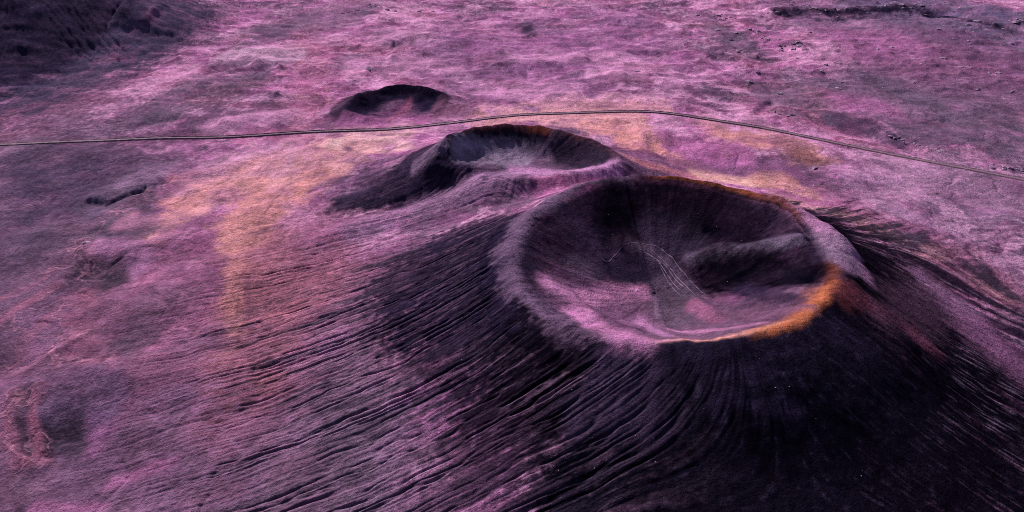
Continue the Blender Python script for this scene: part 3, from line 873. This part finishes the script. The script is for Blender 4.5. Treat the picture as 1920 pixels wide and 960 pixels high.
def build(name, k, parent=None):
    global RID_F
    f = np.nonzero(RID_F == k)[0]
    if len(f) == 0:
        print('EMPTY', name); return None
    r, c = f // (NC - 1), f % (NC - 1)
    a = r * NC + c
    quads = np.stack([a, a + 1, a + NC + 1, a + NC], 1)
    used, inv = np.unique(quads, return_inverse=True)
    me = bpy.data.meshes.new(name)
    me.vertices.add(len(used)); me.loops.add(4 * len(f)); me.polygons.add(len(f))
    me.vertices.foreach_set('co', np.stack([X[used], Y[used], Z[used]], 1).astype(F32).ravel())
    me.loops.foreach_set('vertex_index', inv.ravel().astype(np.int32))
    me.polygons.foreach_set('loop_start', np.arange(0, 4 * len(f), 4, dtype=np.int32))
    me.update(calc_edges=True)
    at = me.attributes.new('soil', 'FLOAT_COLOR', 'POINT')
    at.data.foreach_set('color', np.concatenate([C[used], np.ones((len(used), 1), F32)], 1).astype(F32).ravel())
    me.shade_smooth()
    me.materials.append(SOIL)
    o = bpy.data.objects.new(name, me)
    COL.objects.link(o)
    if parent:
        o.parent = parent
        o.matrix_parent_inverse = parent.matrix_world.inverted()
    return o


RG = rid.reshape(NR, NC)
RID_F = RG[:-1, :-1].ravel()


def tag(o, label=None, cat=None, group=None, kind=None):
    for k_, v in (('label', label), ('category', cat), ('group', group), ('kind', kind)):
        if v:
            o[k_] = v
    return o


def empty(name, loc, label, cat, group=None):
    o = bpy.data.objects.new(name, None)
    o.location = loc
    COL.objects.link(o)
    bpy.context.view_layer.update()
    return tag(o, label, cat, group)


tag(build('ground', 0), 'wide pink and mauve volcanic plain around the craters', 'ground', kind='structure')
tag(build('hill', 1), 'dark gullied cinder hill beyond the plain, in the top left corner', 'hill', kind='structure')
e = empty('volcanic_crater', (BIG.cx, BIG.cy, 0), 'largest crater, a black cinder cone with an orange streak along its rim', 'crater')
build('outer_slope', 2, e); build('crater_rim', 3, e); build('bowl', 4, e); build('crater_floor', 5, e)
e = empty('volcanic_crater', (SECOND.cx, SECOND.cy, 0), 'dark horseshoe crater directly behind the largest one, with a pale grey floor', 'crater')
build('outer_slope', 6, e); build('bowl', 7, e)
e = empty('volcanic_crater', (SMALL.cx, SMALL.cy, 0), 'low dark crater just beyond the dirt road with pink soil in its open front', 'crater')
build('outer_slope', 8, e); build('bowl', 9, e)
e = empty('volcanic_crater', (TINY.cx, TINY.cy, 0), 'tiny isolated crater pit far out on the pink plain', 'crater')
build('outer_slope', 10, e); build('bowl', 11, e)


# ------------------------------------------------------------------ ground height for things set on it
def height(x, y):
    r = np.searchsorted(YS, y) - 1
    r = int(np.clip(r, 0, NR - 2))
    best = 0
    fy = float((y - YS[r]) / (YS[r + 1] - YS[r]))
    out = []
    for rr in (r, r + 1):
        u = x / hw[rr]
        c = int(np.clip(np.searchsorted(US, u) - 1, 0, NC - 2))
        fx = float((u - US[c]) / (US[c + 1] - US[c]))
        out.append(Z[rr * NC + c] * (1 - fx) + Z[rr * NC + c + 1] * fx)
    return float(out[0] * (1 - fy) + out[1] * fy)


# ------------------------------------------------------------------ the dirt road: a low causeway with a berm along each edge
def build_road():
    prof = [(-5.2, -1.2), (-3.9, 0.55), (-3.3, 0.75), (-2.8, 0.35), (-1.5, 0.28), (-0.6, 0.36), (0.6, 0.36), (1.5, 0.28), (2.8, 0.35), (3.2, 0.95), (3.8, 0.85), (5.4, -1.2)]
    t = np.gradient(ROAD, axis=0); t /= np.linalg.norm(t, axis=1)[:, None]
    nrm = np.stack([-t[:, 1], t[:, 0]], 1)
    V = []
    rr = random.Random(3)
    for i in range(len(ROAD)):
        for j, (o, h) in enumerate(prof):
            jj = rr.uniform(-0.22, 0.22) if j in (1, 2, 3, 8, 9, 10) else 0
            p = ROAD[i] + nrm[i] * (o * 0.40 + jj * 0.7)
            V.append((p[0], p[1], ZR[i] + h * (0.35 + 0.3 * math.sin(i * 0.021) ** 2) + jj * 0.5))
    n = len(prof)
    Fc = [(i * n + j, (i + 1) * n + j, (i + 1) * n + j + 1, i * n + j + 1) for i in range(len(ROAD) - 1) for j in range(n - 1)]
    me = bpy.data.meshes.new('road')
    me.from_pydata(V, [], [f[::-1] for f in Fc])
    me.shade_smooth()
    dust = plain_material('road_dust', tuple(soil(104, 80, 102)), tuple(soil(140, 108, 130)), 0.5)
    bank = plain_material('road_bank', tuple(soil(84, 62, 80)), tuple(soil(132, 98, 118)), 0.7)
    me.materials.append(dust); me.materials.append(bank)
    for p in me.polygons:
        j = p.index % (n - 1)
        p.material_index = 1 if j in (0, 1, 2, 8, 9, 10) else 0
    o = bpy.data.objects.new('road', me)
    COL.objects.link(o)
    tag(o, 'narrow dirt road curving across the plain behind the two large craters', 'road', kind='structure')


build_road()


# ------------------------------------------------------------------ wheel tracks on the spur in the large bowl
def ribbon(px_pts, width, name, mat, label):
    V, Fc = [], []
    for pts in px_pts:
        P = np.array([G(*p)[:2] for p in pts])
        s = np.concatenate([[0], np.cumsum(np.linalg.norm(np.diff(P, axis=0), axis=1))])
        q = np.arange(0, s[-1], 0.5)
        Q = np.stack([np.interp(q, s, P[:, 0]), np.interp(q, s, P[:, 1])], 1)
        kk = np.hanning(13); kk /= kk.sum()
        Q = np.stack([np.convolve(np.pad(Q[:, i], 6, 'edge'), kk, 'valid') for i in (0, 1)], 1)
        t = np.gradient(Q, axis=0); t /= np.linalg.norm(t, axis=1)[:, None] + 1e-9
        nn = np.stack([-t[:, 1], t[:, 0]], 1)
        o0 = len(V)
        for i in range(len(Q)):
            w = width * (0.55 + 0.45 * math.sin(i * 0.37) ** 2) * min(1, i / 12 + 0.1, (len(Q) - 1 - i) / 12 + 0.1)
            for sgn in (-1, 0, 1):
                x, y = Q[i] + nn[i] * w * 0.5 * sgn
                V.append((x, y, height(x, y) + (0.10 if sgn == 0 else 0.02)))
        for i in range(len(Q) - 1):
            for j in (0, 1):
                a = o0 + 3 * i + j
                Fc.append((a, a + 3, a + 4, a + 1))
    me = bpy.data.meshes.new(name)
    me.from_pydata(V, [], [f[::-1] for f in Fc])
    me.shade_smooth(); me.materials.append(mat)
    o = bpy.data.objects.new(name, me)
    COL.objects.link(o)
    tag(o, label, 'path', kind='structure')


TRACK = plain_material('track_dust', tuple(soil(84, 66, 92)), tuple(soil(138, 110, 138)), 1.4)
ribbon([[(1168, 466), (1200, 456), (1236, 464), (1262, 484), (1275, 508), (1300, 532), (1330, 556)],
        [(1172, 462), (1210, 478), (1245, 500), (1268, 528), (1290, 550)],
        [(1215, 470), (1240, 490), (1262, 515), (1285, 540), (1305, 560)],
        [(1200, 472), (1232, 492), (1255, 522), (1278, 548)],
        [(1168, 466), (1150, 480), (1142, 492), (1128, 486), (1110, 470)],
        [(1236, 500), (1258, 535), (1280, 556)]], 0.40, 'path', TRACK, 'pale wheel tracks crossing the spur on the large crater floor')


# ------------------------------------------------------------------ lava rocks
def rock_mesh(name, seed, flat, mat, sub=2):
    r = random.Random(seed)
    bm = bmesh.new()
    bmesh.ops.create_icosphere(bm, subdivisions=sub, radius=1.0)
    planes = [Vector((r.uniform(-1, 1), r.uniform(-1, 1), r.uniform(-0.3, 1))).normalized() for _ in range(9)]
    offs = [r.uniform(0.55, 0.9) for _ in planes]
    lob = [(Vector((r.uniform(-1, 1), r.uniform(-1, 1), r.uniform(-1, 1))).normalized(), r.uniform(-0.25, 0.3)) for _ in range(8)]
    for v in bm.verts:
        n = v.co.normalized()
        k = 1 + sum(a * max(0, n.dot(d)) ** 3 for d, a in lob) + r.uniform(-0.06, 0.06)
        p = n * k
        for pl, of in zip(planes, offs):
            dd = p.dot(pl) - of
            if dd > 0:
                p = p - pl * dd * 0.85
        v.co = Vector((p.x * 1.25, p.y * 0.9, p.z * flat))
    me = bpy.data.meshes.new(name)
    bm.to_mesh(me); bm.free()
    me.materials.append(mat)
    return me


LAVA = plain_material('lava_rock', tuple(soil(56, 44, 62)), tuple(soil(176, 142, 176)), 0.9, 0.8)
PALE_ROCK = plain_material('pale_rock', tuple(soil(96, 78, 98)), tuple(soil(168, 142, 160)), 1.5, 0.6)
rocks = [rock_mesh('lava_boulder', 20 + i, 0.36 + 0.08 * (i % 3), LAVA) for i in range(6)]
stones = [rock_mesh('pale_stone', 50 + i, 0.75, PALE_ROCK, 1) for i in range(4)]


def put(meshes, name, x, y, size, label, cat, group, rr):
    o = bpy.data.objects.new(name, rr.choice(meshes))
    o.location = (x, y, height(x, y) + size * 0.12)
    o.rotation_euler = (rr.uniform(-0.15, 0.15), rr.uniform(-0.15, 0.15), rr.uniform(0, 6.28))
    o.scale = (size * rr.uniform(0.8, 1.3), size * rr.uniform(0.8, 1.2), size * rr.uniform(0.7, 1.1))
    COL.objects.link(o)
    tag(o, label, cat, group)


rr = random.Random(21)
# lines of outcrop: (polyline px, spread px, count, size range, label, group)
LINES = [
    ([(1440, 25), (1500, 20), (1580, 24), (1700, 13), (1760, 16), (1830, 36), (1880, 50), (1915, 52)], 4, 46, (1.4, 4.0), 'dark lava boulder on the long ridge crossing the top right of the plain', 'boulders on the far lava ridge'),
    ([(1395, 55), (1425, 68), (1440, 80), (1470, 84), (1510, 92)], 5, 26, (1.2, 3.2), 'dark lava boulder in the crooked chain below the far lava ridge', 'boulders of the crooked chain'),
    ([(1380, 40), (1340, 32), (1300, 30)], 5, 12, (1.2, 3.0), 'dark lava boulder in the loose cluster left of the far lava ridge', 'boulders left of the far ridge'),
    ([(1660, 255), (1690, 264), (1730, 275), (1780, 292)], 3, 16, (0.8, 1.8), 'dark lava boulder in the short chain beyond the right end of the road', 'boulders beyond the right end of the road'),
    ([(1850, 310), (1890, 313), (1915, 318)], 3, 9, (0.7, 1.6), 'dark lava boulder beside the road at the right edge of the plain', 'boulders at the right edge'),
    ([(640, 25), (700, 12), (740, 25), (830, 20)], 5, 20, (1.2, 2.8), 'dark lava boulder in the scattered band left of the tiny crater', 'boulders left of the tiny crater'),
    ([(1440, 208), (1460, 215), (1488, 220)], 2, 8, (0.8, 1.6), 'dark lava boulder along the shallow ditch just above the road bend', 'boulders along the ditch'),
]
for pts, spread, cnt, (s0, s1), lab, grp in LINES:
    A = np.array(pts, float)
    s = np.concatenate([[0], np.cumsum(np.linalg.norm(np.diff(A, axis=0), axis=1))])
    for i in range(cnt):
        q = rr.uniform(0, s[-1])
        px = np.interp(q, s, A[:, 0]) + rr.gauss(0, spread * 1.5); py = max(3, np.interp(q, s, A[:, 1]) + rr.gauss(0, spread * 0.6))
        p = G(px, py)
        put(rocks, 'lava_boulder', p[0], p[1], s0 + (s1 - s0) * rr.random() ** 2, lab, 'boulder', grp, rr)
for i in range(110):
    px, py = rr.uniform(1330, 1915), 4 + 165 * rr.random() ** 1.3
    p = G(px, py)
    put(rocks, 'lava_boulder', p[0], p[1], 0.9 + 1.9 * rr.random() ** 2, 'lone dark lava boulder strewn over the grey plain of the upper right', 'boulder', 'boulders strewn over the upper right plain', rr)
for px, py, sz, lab in [(1020, 18, 3.4, 'flat dark lava boulder standing alone above the tiny crater'), (690, 132, 3.6, 'dark lava boulder alone on pink ground behind the low crater'),
                        (1527, 316, 2.2, 'dark lava boulder alone on pink ground right of the largest crater'), (165, 464, 1.6, 'small dark boulder beside the grey hollow on the left plain'),
                        (1195, 139, 2.0, 'dark boulder on the far pink plain between two low swells')]:
    p = G(px, py)
    put(rocks, 'lava_boulder', p[0], p[1], sz, lab, 'boulder', None, rr)
# small pale stones on the cinder
for (x0, x1, y0, y1, cnt, lab, grp) in [(1180, 1700, 660, 900, 14, 'small pale stone on the black front slope of the largest crater', 'pale stones on the black front slope'),
                                        (720, 1150, 640, 900, 26, 'small pale stone between the gullies left of the black front slope', 'pale stones between the gullies'),
                                        (1060, 1500, 390, 560, 24, 'small pale stone on the dark inner wall of the largest crater', 'pale stones inside the largest crater'),
                                        (730, 900, 300, 350, 12, 'small pale stone on the dark flank of the horseshoe crater', 'pale stones on the horseshoe crater')]:
    for i in range(cnt):
        p = G(rr.uniform(x0, x1), rr.uniform(y0, y1))
        put(stones, 'pale_stone', p[0], p[1], 0.08 + 0.15 * rr.random() ** 2, lab, 'stone', grp, rr)
